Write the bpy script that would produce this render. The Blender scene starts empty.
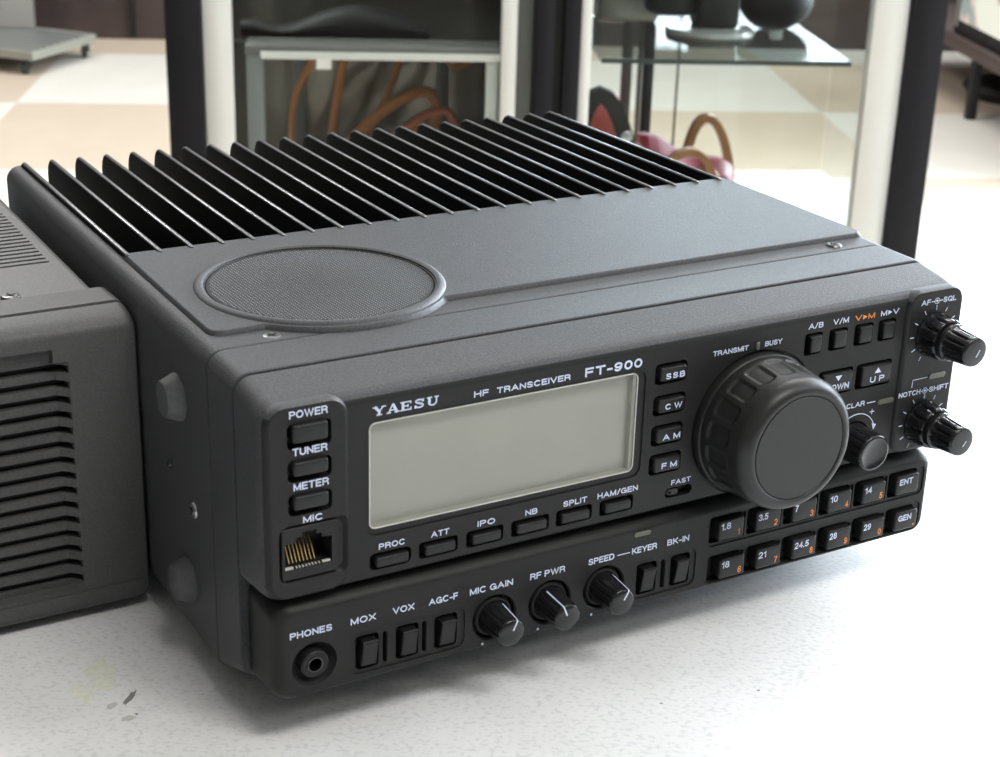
import bpy, bmesh, math, random
from mathutils import Vector, Matrix
random.seed(4)
MM = 0.001
C = bpy.context.scene.collection
pi = math.pi

# ------------------------------------------------------------------ materials
def mat(name, col, rough=0.5, metal=0.0, spec=0.5, bump=0.0, bscale=2000.0, trans=0.0, ior=1.45, coat=0.0, vary=0.0, vscale=300.0):
    m = bpy.data.materials.new(name); m.use_nodes = True
    nt = m.node_tree; b = nt.nodes['Principled BSDF']
    b.inputs['Base Color'].default_value = (*col, 1)
    b.inputs['Roughness'].default_value = rough
    b.inputs['Metallic'].default_value = metal
    b.inputs['Specular IOR Level'].default_value = spec
    b.inputs['Transmission Weight'].default_value = trans
    b.inputs['IOR'].default_value = ior
    b.inputs['Coat Weight'].default_value = coat
    if bump or vary:
        tc = nt.nodes.new('ShaderNodeTexCoord')
        n = nt.nodes.new('ShaderNodeTexNoise'); n.inputs['Scale'].default_value = bscale; n.inputs['Detail'].default_value = 3
        nt.links.new(tc.outputs['Object'], n.inputs['Vector'])
        if bump:
            bp = nt.nodes.new('ShaderNodeBump'); bp.inputs['Strength'].default_value = bump; bp.inputs['Distance'].default_value = 0.0003
            nt.links.new(n.outputs['Fac'], bp.inputs['Height']); nt.links.new(bp.outputs['Normal'], b.inputs['Normal'])
        if vary:
            n2 = nt.nodes.new('ShaderNodeTexNoise'); n2.inputs['Scale'].default_value = vscale; n2.inputs['Detail'].default_value = 4
            nt.links.new(tc.outputs['Object'], n2.inputs['Vector'])
            mr = nt.nodes.new('ShaderNodeMapRange'); mr.inputs[1].default_value = .3; mr.inputs[2].default_value = .7
            mr.inputs[3].default_value = 1 - vary; mr.inputs[4].default_value = 1 + vary
            nt.links.new(n2.outputs['Fac'], mr.inputs[0])
            mx = nt.nodes.new('ShaderNodeVectorMath'); mx.operation = 'SCALE'; mx.inputs[0].default_value = col
            nt.links.new(mr.outputs[0], mx.inputs['Scale']); nt.links.new(mx.outputs[0], b.inputs['Base Color'])
    return m

M = {}
M['case'] = mat('black_textured_paint', (.062, .063, .067), .47, spec=.24, bump=.5, bscale=2600, vary=.28, vscale=1800)
M['front'] = mat('charcoal_plastic', (.017, .017, .017), .46, spec=.24, bump=.25, bscale=2200, vary=.10, vscale=1500)
M['key'] = mat('black_button_plastic', (.012, .012, .0125), .36, spec=.35, bump=.1, bscale=3000)
M['knob'] = mat('glossy_black_plastic', (.012, .012, .013), .24)
M['dial'] = mat('satin_black_rubber', (.019, .019, .019), .38, spec=.4, bump=.12, bscale=2500)
M['fin'] = mat('black_anodised_metal', (.004, .004, .004), .65, spec=.12)
M['finedge'] = mat('fin_edge_highlight', (.16, .16, .165), .3, metal=.6)  # paler than the fin sides: the edge highlight is put into this colour
M['finbase'] = mat('black_metal_base', (.006, .006, .006), .7, spec=.2)
M['ink'] = mat('pale_blue_white_ink', (.62, .68, .86), .6)
M['orange'] = mat('orange_ink', (.80, .26, .06), .6)
M['lcd'] = mat('grey_green_display', (.31, .315, .28), .5, vary=.03, vscale=60)
M['rim'] = mat('clear_rim_plastic', (.55, .55, .50), .25)
M['led'] = mat('smoked_lens', (.10, .10, .075), .3)
M['metal'] = mat('bright_screw_metal', (.45, .45, .45), .28, metal=1)
M['midmetal'] = mat('grey_screw_metal', (.20, .20, .20), .35, metal=1)
M['dmetal'] = mat('dark_screw_metal', (.10, .10, .10), .3, metal=1)
M['gold'] = mat('gold_contact', (.55, .40, .18), .35, metal=.8)
M['rubber'] = mat('grey_rubber', (.085, .087, .089), .6, bump=.1, vary=.15, vscale=500)
M['mesh'] = mat('woven_grille_metal', (.14, .14, .145), .5, spec=.3)
M['meshbase'] = mat('grille_backing', (.006, .006, .006), .7)
M['ucase'] = mat('grey_textured_paint', (.10, .10, .102), .5, bump=.5, bscale=2300, vary=.26, vscale=1700)
M['ufront'] = mat('grey_moulded_plastic', (.080, .079, .080), .48, spec=.3, bump=.3, bscale=2000, vary=.14, vscale=1300)
M['black'] = mat('matt_black', (.008, .008, .008), .6)
M['cabblack'] = mat('cabinet_black_paint', (.010, .0095, .012), .6, spec=.25)
M['cabdeep'] = mat('cabinet_gap_black', (.004, .004, .005), .6)
M['ceil'] = mat('grey_white_ceiling_tile', (.42, .41, .39), .8)
M['leftblocker'] = mat('dark_light_blocker', (.06, .055, .05), .7)
M['white'] = mat('white_enamel', (.74, .74, .70), .35)
M['greymetal'] = mat('brushed_grey_metal', (.30, .31, .31), .35, metal=.5)
M['greyplate'] = mat('satin_grey_plate', (.20, .20, .19), .25, metal=.2)
M['darkback'] = mat('dark_smoked_panel', (.30, .28, .25), .12, metal=.6, vary=.2, vscale=5)
M['smoked'] = mat('smoked_mirror_shelf', (.10, .095, .085), .06, metal=.85)
M['brown'] = mat('tan_leather', (.30, .14, .055), .45, vary=.2, vscale=40)
M['orangecable'] = mat('orange_brown_cable', (.60, .26, .10), .45)
M['redcable'] = mat('red_brown_cable', (.50, .15, .08), .45)
M['red'] = mat('crimson_fabric', (.17, .008, .022), .5, vary=.3, vscale=30)
M['coral'] = mat('coral_leather', (.42, .06, .045), .45)
M['wood'] = mat('dark_brown_wood', (.045, .030, .027), .5, vary=.2, vscale=12)
M['tablebrown'] = mat('table_brown', (.075, .055, .050), .5)
M['castor'] = mat('dark_castor', (.03, .035, .03), .5)
M['deck'] = mat('ribbed_grey_deck', (.27, .27, .23), .5)
M['panelgrey'] = mat('grey_board', (.22, .21, .19), .5)

def glass(name, tint, refl=1.0, rough=.02, alpha_ior=1.5):
    m = bpy.data.materials.new(name); m.use_nodes = True
    nt = m.node_tree; nt.nodes.clear()
    o = nt.nodes.new('ShaderNodeOutputMaterial'); mx = nt.nodes.new('ShaderNodeMixShader')
    t = nt.nodes.new('ShaderNodeBsdfTransparent'); t.inputs[0].default_value = (*tint, 1)
    g = nt.nodes.new('ShaderNodeBsdfGlossy'); g.inputs['Roughness'].default_value = rough
    f = nt.nodes.new('ShaderNodeFresnel'); f.inputs[0].default_value = alpha_ior
    ge = nt.nodes.new('ShaderNodeNewGeometry'); iv = nt.nodes.new('ShaderNodeMath'); iv.operation = 'SUBTRACT'; iv.inputs[0].default_value = refl
    ml = nt.nodes.new('ShaderNodeMath'); ml.operation = 'MULTIPLY'
    nt.links.new(ge.outputs['Backfacing'], iv.inputs[1]); iv.use_clamp = True; nt.links.new(iv.outputs[0], ml.inputs[0]); nt.links.new(f.outputs[0], ml.inputs[1])
    nt.links.new(ml.outputs[0], mx.inputs[0]); nt.links.new(t.outputs[0], mx.inputs[1]); nt.links.new(g.outputs[0], mx.inputs[2])
    nt.links.new(mx.outputs[0], o.inputs[0])
    return m
M['glass'] = glass('clear_cabinet_glass', (.93, .95, .94))
M['frontglass'] = glass('front_cabinet_glass', (.93, .95, .94), refl=.5)
M['lowglass'] = glass('low_reflection_glass', (.97, .98, .97), alpha_ior=1.04)
M['shelfglass'] = glass('tinted_shelf_glass', (.66, .71, .72), rough=.16, refl=.5, alpha_ior=1.32)
M['window'] = glass('display_window_glass', (.97, .97, .96))
M['glassedge'] = mat('green_black_glass_edge', (.03, .045, .04), .3)

def desk_mat():
    m = bpy.data.materials.new('speckled_white_laminate'); m.use_nodes = True
    nt = m.node_tree; b = nt.nodes['Principled BSDF']; L = nt.links.new
    tc = nt.nodes.new('ShaderNodeTexCoord')
    mp = nt.nodes.new('ShaderNodeMapping'); mp.inputs['Scale'].default_value = (1, 1.5, 1); mp.inputs['Rotation'].default_value = (0, 0, .25)
    L(tc.outputs['Object'], mp.inputs['Vector'])
    n = nt.nodes.new('ShaderNodeTexNoise'); n.inputs['Scale'].default_value = 520; n.inputs['Detail'].default_value = 2.5
    L(mp.outputs[0], n.inputs['Vector'])
    r = nt.nodes.new('ShaderNodeValToRGB')
    r.color_ramp.elements[0].position = .36; r.color_ramp.elements[0].color = (.73, .73, .74, 1)
    r.color_ramp.elements[1].position = .47; r.color_ramp.elements[1].color = (.84, .84, .835, 1)
    L(n.outputs['Fac'], r.inputs[0])
    n2 = nt.nodes.new('ShaderNodeTexNoise'); n2.inputs['Scale'].default_value = 28; n2.inputs['Detail'].default_value = 3
    L(tc.outputs['Object'], n2.inputs['Vector'])
    r2 = nt.nodes.new('ShaderNodeValToRGB')
    r2.color_ramp.elements[0].position = .3; r2.color_ramp.elements[0].color = (.93, .93, .92, 1)
    r2.color_ramp.elements[1].position = .6; r2.color_ramp.elements[1].color = (1, 1, 1, 1)
    L(n2.outputs['Fac'], r2.inputs[0])
    mx = nt.nodes.new('ShaderNodeMix'); mx.data_type = 'RGBA'; mx.blend_type = 'MULTIPLY'; mx.inputs[0].default_value = 1
    L(r.outputs[0], mx.inputs[6]); L(r2.outputs[0], mx.inputs[7])
    L(mx.outputs[2], b.inputs['Base Color'])
    b.inputs['Roughness'].default_value = .38
    bp = nt.nodes.new('ShaderNodeBump'); bp.inputs['Strength'].default_value = .25; bp.inputs['Distance'].default_value = .0004
    L(n.outputs['Fac'], bp.inputs['Height']); L(bp.outputs[0], b.inputs['Normal'])
    return m
M['desk'] = desk_mat()
M['stainy'] = mat('faint_yellow_stain', (.80, .80, .70), .4, vary=.08, vscale=500)
M['staind'] = mat('grey_scuff', (.22, .22, .20), .6)
M['staing'] = mat('pale_scuff', (.58, .58, .56), .5, vary=.15, vscale=900)

def floor_mat():
    m = bpy.data.materials.new('two_tone_floor_tiles'); m.use_nodes = True
    nt = m.node_tree; b = nt.nodes['Principled BSDF']; L = nt.links.new
    tc = nt.nodes.new('ShaderNodeTexCoord')
    mp = nt.nodes.new('ShaderNodeMapping'); mp.vector_type = 'POINT'
    mp.inputs['Location'].default_value = (.978 / .757 + 20, -4.56 / .73 + 20, .5)
    mp.inputs['Scale'].default_value = (1 / .757, 1 / .73, 1)
    L(tc.outputs['Object'], mp.inputs['Vector'])
    ck = nt.nodes.new('ShaderNodeTexChecker'); ck.inputs['Scale'].default_value = 1
    ck.inputs[1].default_value = (.50, .415, .325, 1); ck.inputs[2].default_value = (.62, .595, .545, 1)
    L(mp.outputs[0], ck.inputs['Vector'])
    n = nt.nodes.new('ShaderNodeTexNoise'); n.inputs['Scale'].default_value = 9; n.inputs['Detail'].default_value = 5
    L(tc.outputs['Object'], n.inputs['Vector'])
    mr = nt.nodes.new('ShaderNodeMapRange'); mr.inputs[3].default_value = .93; mr.inputs[4].default_value = 1.07
    L(n.outputs['Fac'], mr.inputs[0])
    sc = nt.nodes.new('ShaderNodeVectorMath'); sc.operation = 'SCALE'
    L(ck.outputs[0], sc.inputs[0]); L(mr.outputs[0], sc.inputs['Scale']); L(sc.outputs[0], b.inputs['Base Color'])
    b.inputs['Roughness'].default_value = .45
    return m
M['floor'] = floor_mat()

def emis(name, col, s):
    m = bpy.data.materials.new(name); m.use_nodes = True
    nt = m.node_tree; b = nt.nodes['Principled BSDF']
    b.inputs['Base Color'].default_value = (.02, .02, .02, 1)
    b.inputs['Emission Color'].default_value = (*col, 1); b.inputs['Emission Strength'].default_value = s
    return m
M['lamp'] = emis('lit_diffuser', (1, .98, .95), 9)

def tv_mat():
    m = bpy.data.materials.new('lit_screen_picture'); m.use_nodes = True
    nt = m.node_tree; b = nt.nodes['Principled BSDF']; L = nt.links.new
    tc = nt.nodes.new('ShaderNodeTexCoord'); n = nt.nodes.new('ShaderNodeTexNoise'); n.inputs['Scale'].default_value = 7; n.inputs['Detail'].default_value = 2
    L(tc.outputs['Object'], n.inputs['Vector'])
    r = nt.nodes.new('ShaderNodeValToRGB')
    r.color_ramp.elements[0].position = .38; r.color_ramp.elements[0].color = (.35, .42, .40, 1)
    r.color_ramp.elements[1].position = .52; r.color_ramp.elements[1].color = (1, 1, .85, 1)
    e = r.color_ramp.elements.new(.46); e.color = (.75, .62, .55, 1)
    L(n.outputs['Fac'], r.inputs[0]); L(r.outputs[0], b.inputs['Emission Color']); b.inputs['Emission Strength'].default_value = 1.0
    b.inputs['Base Color'].default_value = (.02, .02, .02, 1)
    return m
M['tv'] = tv_mat()

# ------------------------------------------------------------------ mesh building
def rr(x0, x1, z0, z1, r, n=5):
    r = max(1e-3, min(r, (x1 - x0) / 2 - 1e-3, (z1 - z0) / 2 - 1e-3)); p = []
    for cx, cz, a0 in ((x1 - r, z0 + r, -pi / 2), (x1 - r, z1 - r, 0), (x0 + r, z1 - r, pi / 2), (x0 + r, z0 + r, pi)):
        for i in range(n + 1):
            a = a0 + pi / 2 * i / n; p.append((cx + r * math.cos(a), cz + r * math.sin(a)))
    return p

class B:
    """collects shapes, in millimetres"""
    def __init__(s): s.bm = bmesh.new()
    def loft(s, rings, cap0=True, cap1=True, close=False):
        vs = [[s.bm.verts.new(p) for p in r] for r in rings]
        k = len(vs[0])
        pairs = list(zip(vs[:-1], vs[1:])) + ([(vs[-1], vs[0])] if close else [])
        for a, b in pairs:
            for i in range(k):
                j = (i + 1) % k
                s.bm.faces.new((a[i], a[j], b[j], b[i]))
        if not close:
            if cap0: s.bm.faces.new(vs[0][::-1])
            if cap1: s.bm.faces.new(vs[-1])
        return s
    def slab(s, rings, n=5):          # rings: (y, x0, x1, z0, z1, r)
        return s.loft([[(x, y, z) for x, z in rr(x0, x1, z0, z1, r, n)] for y, x0, x1, z0, z1, r in rings])
    def slabz(s, rings, n=5):         # rings: (z, x0, x1, y0, y1, r)
        return s.loft([[(x, y, z) for x, y in rr(x0, x1, y0, y1, r, n)] for z, x0, x1, y0, y1, r in rings])
    def slabx(s, rings, n=5):         # rings: (x, y0, y1, z0, z1, r)
        return s.loft([[(x, y, z) for y, z in rr(y0, y1, z0, z1, r, n)] for x, y0, y1, z0, z1, r in rings])
    def prism(s, poly, y0, y1):       # polygon in XZ
        return s.loft([[(x, y0, z) for x, z in poly], [(x, y1, z) for x, z in poly]])
    def prismx(s, poly, x0, x1):      # polygon in YZ
        return s.loft([[(x0, y, z) for y, z in poly], [(x1, y, z) for y, z in poly]])
    def prismz(s, poly, z0, z1):
        return s.loft([[(x, y, z0) for x, y in poly], [(x, y, z1) for x, y in poly]])
    def box(s, x0, x1, y0, y1, z0, z1, bev=0.0):
        if bev <= 0:
            return s.prism([(x0, z0), (x1, z0), (x1, z1), (x0, z1)], y0, y1)
        b = bev
        def ring(y, i): return [(x, y, z) for x, z in rr(x0 + i, x1 - i, z0 + i, z1 - i, max(b - i, .05 * b), 2)]
        return s.loft([ring(y0, b * .8), ring(y0 + b * .3, b * .25), ring(y0 + b, 0), ring(y1 - b, 0), ring(y1 - b * .3, b * .25), ring(y1, b * .8)])
    def obox(s, o, ax, ay, az):       # oriented box: corner + three edge vectors
        o, ax, ay, az = map(Vector, (o, ax, ay, az))
        return s.loft([[o, o + ax, o + ax + ay, o + ay], [o + az, o + ax + az, o + ax + ay + az, o + ay + az]])
    def lathe(s, c, prof, axis='y', n=48, mod=None, cap0=True, cap1=True):   # prof: (distance along axis, radius)
        rings = []
        for t, r in prof:
            ring = []
            for i in range(n):
                a = 2 * pi * i / n; q = r + (mod(a, t) if mod else 0)
                u, v = q * math.cos(a), q * math.sin(a)
                ring.append({'y': (c[0] + u, c[1] + t, c[2] + v), 'z': (c[0] + u, c[1] + v, c[2] + t), 'x': (c[0] + t, c[1] + u, c[2] + v)}[axis])
            rings.append(ring)
        return s.loft(rings, cap0, cap1)
    def tube(s, pts, r, n=6, closed=False):
        pts = [Vector(p) for p in pts]; rings = []
        rad = r if isinstance(r, (list, tuple)) else [r] * len(pts)
        up = None
        for i, p in enumerate(pts):
            a = pts[i - 1] if (i or closed) else p; b = pts[(i + 1) % len(pts)] if (i < len(pts) - 1 or closed) else p
            t = (b - a).normalized()
            if up is None:
                up = t.cross(Vector((0, 0, 1)))
                if up.length < .1: up = t.cross(Vector((1, 0, 0)))
            up = (up - t * up.dot(t)).normalized(); w = t.cross(up)
            rings.append([p + (up * math.cos(2 * pi * k / n) + w * math.sin(2 * pi * k / n)) * rad[i] for k in range(n)])
        return s.loft(rings, close=closed)
    def strap(s, pts, w, t, wdir=(0, 1, 0)):    # flat band along pts
        pts = [Vector(p) for p in pts]; wd = Vector(wdir).normalized(); rings = []
        for i, p in enumerate(pts):
            a = pts[max(i - 1, 0)]; b = pts[min(i + 1, len(pts) - 1)]
            nrm = (b - a).normalized().cross(wd).normalized()
            rings.append([p + wd * w / 2 + nrm * t / 2, p - wd * w / 2 + nrm * t / 2, p - wd * w / 2 - nrm * t / 2, p + wd * w / 2 - nrm * t / 2])
        return s.loft(rings)
    def blob(s, c, rx, ry, rz, n=20, m=12, f=None):
        rings = []
        for j in range(1, m):
            ph = pi * j / m; ring = []
            for i in range(n):
                a = 2 * pi * i / n; k = 1 + (f(a, ph) if f else 0)
                ring.append((c[0] + rx * k * math.sin(ph) * math.cos(a), c[1] + ry * k * math.sin(ph) * math.sin(a), c[2] - rz * k * math.cos(ph)))
            rings.append(ring)
        return s.loft(rings)
    def build(s, name, m, parent=None, org=(0, 0, 0), angle=35, smooth=True):
        bmesh.ops.recalc_face_normals(s.bm, faces=s.bm.faces)
        o = Vector(org)
        for v in s.bm.verts: v.co = (v.co - o) * MM
        me = bpy.data.meshes.new(name); s.bm.to_mesh(me); s.bm.free()
        if smooth:
            me.shade_smooth(); me.set_sharp_from_angle(angle=math.radians(angle))
        me.materials.append(M[m] if isinstance(m, str) else m)
        ob = bpy.data.objects.new(name, me); C.objects.link(ob); ob.parent = parent
        return ob

def wn(*obs):
    for o in obs:
        m = o.modifiers.new('weighted', 'WEIGHTED_NORMAL'); m.keep_sharp = True; m.weight = 100
def apply_bool(ob, others, op='DIFFERENCE', angle=35):
    for c in others:
        md = ob.modifiers.new('b', 'BOOLEAN'); md.operation = op; md.object = c; md.solver = 'EXACT'
        bpy.context.view_layer.update()
        dg = bpy.context.evaluated_depsgraph_get()
        me = bpy.data.meshes.new_from_object(ob.evaluated_get(dg))
        ob.modifiers.clear(); ob.data = me
        bpy.data.objects.remove(c)
    me = ob.data; me.shade_smooth(); me.set_sharp_from_angle(angle=math.radians(angle))

def thing(name, label, cat, loc, rotz=0, group=None):
    o = bpy.data.objects.new(name, None); C.objects.link(o); o.empty_display_size = .05
    o.location = [v * MM for v in loc]; o.rotation_euler = (0, 0, rotz)
    o['label'] = label; o['category'] = cat
    if group: o['group'] = group
    return o
def tag(o, label, cat, group=None):
    o['label'] = label; o['category'] = cat
    if group: o['group'] = group
    return o
def struct(o): o['kind'] = 'structure'; return o

# ================================================================== the radio
# radio frame: x to the right along its front, y to the back, z up; the desk top is z = 28 in these numbers
DESK = 740.0
ROT = math.radians(25.371)
RO = (0, 0, 28.0)
radio = thing('radio_transceiver', 'black desktop radio with big round tuning dial, grey display and finned top', 'radio', (-27.67, 373.85, DESK), ROT)
def RB(b, name, m, parent=None, **k): return b.build(name, m, parent or radio, RO, **k)

def sx(x, p): return x - p * (0.41 + x / 218.0 * 0.5)     # a point seen at x on the y=0 plane really stands p mm in front of it
def sz(z, p): return z + p * 0.68

# --- lettering: every character drawn as mitred strokes
def arc(cx, cz, rx, rz, a0, a1, n=8):
    return [(cx + rx * math.cos(math.radians(a0 + (a1 - a0) * i / n)), cz + rz * math.sin(math.radians(a0 + (a1 - a0) * i / n))) for i in range(n + 1)]
GL = {
 'A': (.86, [[(0, 0), (.43, 1), (.86, 0)], [(.14, .33), (.72, .33)]]),
 'B': (.70, [[(0, 0), (0, 1)] , [(0, 1), (.42, 1)] + arc(.42, .765, .235, .235, 90, -90) + [(0, .53)], [(.42, .53)] + arc(.44, .265, .26, .265, 90, -90) + [(0, 0)]]),
 'C': (.80, [arc(.42, .5, .42, .5, 48, 312, 16)]),
 'D': (.74, [[(0, 0), (0, 1), (.34, 1)] + arc(.34, .5, .40, .5, 90, -90, 12) + [(0, 0)]]),
 'E': (.62, [[(.62, 1), (0, 1), (0, 0), (.62, 0)], [(0, .52), (.56, .52)]]),
 'F': (.58, [[(.58, 1), (0, 1), (0, 0)], [(0, .50), (.52, .50)]]),
 'G': (.82, [arc(.42, .5, .42, .5, 48, 335, 16), [(.48, .46), (.82, .46), (.82, 0)]]),
 'H': (.70, [[(0, 0), (0, 1)], [(.70, 0), (.70, 1)], [(0, .52), (.70, .52)]]),
 'I': (.0, [[(0, 0), (0, 1)]]),
 'J': (.5, [[(.5, 1), (.5, .25)] + arc(.25, .25, .25, .25, 0, -180)]),
 'K': (.72, [[(0, 0), (0, 1)], [(.68, 1), (0, .36)], [(.24, .58), (.72, 0)]]),
 'L': (.55, [[(0, 1), (0, 0), (.55, 0)]]),
 'M': (.84, [[(0, 0), (0, 1)], [(0, 1), (.42, .06), (.84, 1)], [(.84, 1), (.84, 0)]]),
 'N': (.70, [[(0, 0), (0, 1)], [(0, .98), (.70, .02)], [(.70, 1), (.70, 0)]]),
 'O': (.84, [arc(.42, .5, .42, .5, 0, 360, 20)]),
 'P': (.66, [[(0, 0), (0, 1), (.40, 1)] + arc(.40, .735, .26, .265, 90, -90) + [(0, .47)]]),
 'Q': (.84, [arc(.42, .5, .42, .5, 0, 360, 20), [(.52, .28), (.84, -.06)]]),
 'R': (.70, [[(0, 0), (0, 1), (.42, 1)] + arc(.42, .745, .26, .255, 90, -90) + [(0, .49)], [(.40, .49), (.60, .42), (.66, .25), (.70, 0)]]),
 'S': (.68, [arc(.34, .75, .31, .25, 20, 255, 10) + arc(.34, .26, .33, .26, 80, -160, 10)]),
 'T': (.68, [[(0, 1), (.68, 1)], [(.34, 1), (.34, 0)]]),
 'U': (.70, [[(0, 1), (0, .34)] + arc(.35, .34, .35, .34, 180, 360, 10) + [(.70, 1)]]),
 'V': (.80, [[(0, 1), (.40, 0), (.80, 1)]]),
 'W': (1.16, [[(0, 1), (.30, 0), (.58, 1), (.86, 0), (1.16, 1)]]),
 'X': (.76, [[(0, 0), (.76, 1)], [(0, 1), (.76, 0)]]),
 'Y': (.80, [[(0, 1), (.40, .44), (.80, 1)], [(.40, .44), (.40, 0)]]),
 '/': (.40, [[(0, -.06), (.40, 1.06)]]),
 '-': (.34, [[(0, .40), (.34, .40)]]),
 '.': (.0, [[(0, -.02), (0, .06)]]),
 '0': (.56, [arc(.28, .5, .28, .5, 0, 360, 18)]),
 '1': (.26, [[(0, .76), (.14, .80), (.26, 1), (.26, 0)]]),
 '2': (.56, [arc(.28, .71, .27, .29, 165, -25, 9) + [(.40, .42), (.04, .10), (.0, 0), (.56, 0)]]),
 '3': (.56, [arc(.27, .755, .25, .245, 160, -90, 9), arc(.27, .26, .29, .265, 90, -160, 10)]),
 '4': (.60, [[(.44, 0), (.44, 1), (0, .28), (.60, .28)]]),
 '5': (.56, [[(.52, 1), (.12, 1), (.04, .50)] + arc(.27, .32, .28, .32, 125, -155, 10)]),
 '6': (.56, [arc(.29, .29, .27, .29, 0, 360, 14), [(.02, .30), (.04, .60), (.13, .86), (.30, 1), (.46, .96), (.54, .84)]]),
 '7': (.56, [[(0, 1), (.56, 1), (.30, .50), (.18, 0)]]),
 '8': (.56, [arc(.28, .765, .23, .235, 0, 360, 14), arc(.28, .265, .28, .265, 0, 360, 14)]),
 '9': (.56, [arc(.27, .71, .27, .29, 0, 360, 14), [(.54, .70), (.52, .40), (.43, .14), (.26, 0), (.10, .04), (.02, .16)]]),
}
def text(s, x0, x1, zb, h, y, m='ink', parent=None, bold=.012, space=1.0, name='lettering', **_):
    t = h * (.15 if bold < .005 else .175 if bold < .015 else .19 if bold < .03 else .205)
    gap = .30 if space == 1 else .5
    cur = 0; pls = []
    for ch in s:
        if ch == ' ': cur += .42; continue
        w, st = GL[ch]
        for pl in st: pls.append([(cur + px, pz) for px, pz in pl])
        cur += w + gap
    xa = min(p[0] for l in pls for p in l); xb = max(p[0] for l in pls for p in l)
    k = (x1 - x0 - t) / max(xb - xa, .01) if xb > xa else 1
    b = B()
    for pl in pls:
        P_ = [Vector((x0 + t / 2 + (px - xa) * k, zb + t / 2 + pz * (h - t))) for px, pz in pl]
        P_ = [p for i, p in enumerate(P_) if i == 0 or (p - P_[i - 1]).length > 1e-4]
        closed = len(P_) > 4 and (P_[0] - P_[-1]).length < 1e-3
        if closed: P_ = P_[:-1]
        n = len(P_); rings = []
        for i, p in enumerate(P_):
            d0 = (p - P_[i - 1]).normalized() if (i or closed) else None
            d1 = (P_[(i + 1) % n] - p).normalized() if (i < n - 1 or closed) else None
            d0 = d0 or d1; d1 = d1 or d0
            n0 = Vector((-d0.y, d0.x)); n1 = Vector((-d1.y, d1.x)); mt = (n0 + n1)
            if mt.length < .3: mt = n0
            mt = mt.normalized(); q = mt * (t / 2) / max(.55, mt.dot(n0))
            e = Vector((0, 0))
            if not closed and i == 0: e = -d1 * t / 2 * (.9 if n > 1 else 0)
            if not closed and i == n - 1: e = d0 * t / 2 * .9
            a, c = p + q + e, p - q + e
            rings.append([(a.x, y - .07, a.y), (c.x, y - .07, c.y), (c.x, y + .05, c.y), (a.x, y + .05, a.y)])
        b.loft(rings, close=closed)
    return b.build(name, m, parent or radio, RO, smooth=False)

# --- front panel (upper)
P = B(); P.slab([(17.6, .2, 237.8, 74, 133.4, 5), (17.2, 0, 238, 74, 133.6, 5), (5.5, .1, 237.9, 75.3, 131.7, 5), (2.6, .3, 237.7, 75.6, 131.0, 5),
                (1.3, .8, 237.2, 76.0, 130.3, 5), (.5, 1.5, 236.5, 76.6, 129.3, 5.2), (.1, 2.2, 235.8, 77.1, 128.2, 4.8), (0, 2.8, 235.2, 77.5, 127.6, 4.4)], 7)
front = RB(P, 'front_panel', 'front')
blocks = []
for x0, x1 in ((.6, 24.6), (213.2, 237.4)):
    q = B(); l, r = (0, 1) if x0 < 5 else (1, 0)
    q.slab([(6, x0, x1, 76.0, 130.6, 5.5), (3, x0, x1, 76.0, 131.15, 5.5), (.8, x0 + .2, x1 - .2, 76.1, 131.35, 5.5), (-.4, x0 + .6, x1 - .6, 76.6, 131.1, 5.2), (-1.0, x0 + 1.2, x1 - 1.2, 77.4, 130.8, 4.6), (-1.2, x0 + 1.8, x1 - 1.8, 78.0, 130.2, 4.2)], 6)
    blocks.append(RB(q, 'block', 'front'))
apply_bool(front, blocks, 'UNION')
front.data.materials.clear()
YB = -1.2        # the face of the end blocks
W = B()          # wells and recesses cut into the front
def well(b, x0, x1, z0, z1, r=1.2, d=4.0, y=0): b.slab([(y - 5, x0, x1, z0, z1, r), (y + d, x0, x1, z0, z1, r)], 4)
buttons = []     # (face x0,x1,z0,z1 as seen on y=0, protrusion, owner y)
for z0, z1 in ((118.6, 125.5), (109.6, 115.4), (100.1, 105.9)):
    well(W, sx(7.4, 1.2), sx(19.6, 1.2), sz(z0, 1.2) - .2, sz(z1, 1.2), 1.4, 3.2, YB)
W2 = B(); well(W2, 29.0, 116.8, 89.2, 122.7, 3.2, .5)
W3 = B(); well(W3, 30.2, 114.4, 91.0, 121.9, 2.0, 3.4)
modes = ((121.4, 131.0, 117.0, 121.7, 'SSB'), (121.4, 131.2, 107.3, 111.9, 'CW'), (121.4, 131.0, 97.8, 102.6, 'AM'), (121.3, 131.2, 88.5, 93.4, 'FM'))
for x0, x1, z0, z1, s in modes: well(W, x0 - 1.6, x1 - .1, z0 - .2, z1 + 1.5, 1.4, 3)
well(W, 126.2, 136.0, 79.6, 82.9, 1.6, 2.6)                # slot of the FAST switch
six = ((32.4, 42.2, 'PROC', 33.0, 40.6), (47.2, 56.5, 'ATT', 48.7, 54.2), (61.8, 70.9, 'IPO', 63.1, 68.6), (76.1, 85.8, 'NB', 78.4, 82.3), (90.8, 100.2, 'SPLIT', 90.9, 98.8), (105.5, 114.4, 'HAM/GEN', 102.4, 116.3))
for i, (x0, x1, s, a, b) in enumerate(six): well(W, x0 - 2.2, x1 + .5, 78.9, 83.9, 1.0 if i else 1.6, 3)
mem = ((176.4, 181.0, 'A/B', 175.0, 180.6, 'ink'), (185.8, 190.8, 'V/M', 184.5, 190.5, 'ink'), (195.8, 201.0, 'V▶M', 193.1, 200.9, 'orange'), (205.4, 210.2, 'M▶V', 203.4, 210.7, 'ink'))
for x0, x1, *_ in mem: well(W, x0 - 2.4, x1 - .2, 116.9, 123.9, 1.0, 3)
well(W, 181.0, 194.6, 102.0, 110.4, 1.0, 3); well(W, 196.0, 210.4, 102.0, 110.4, 1.0, 3)
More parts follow.
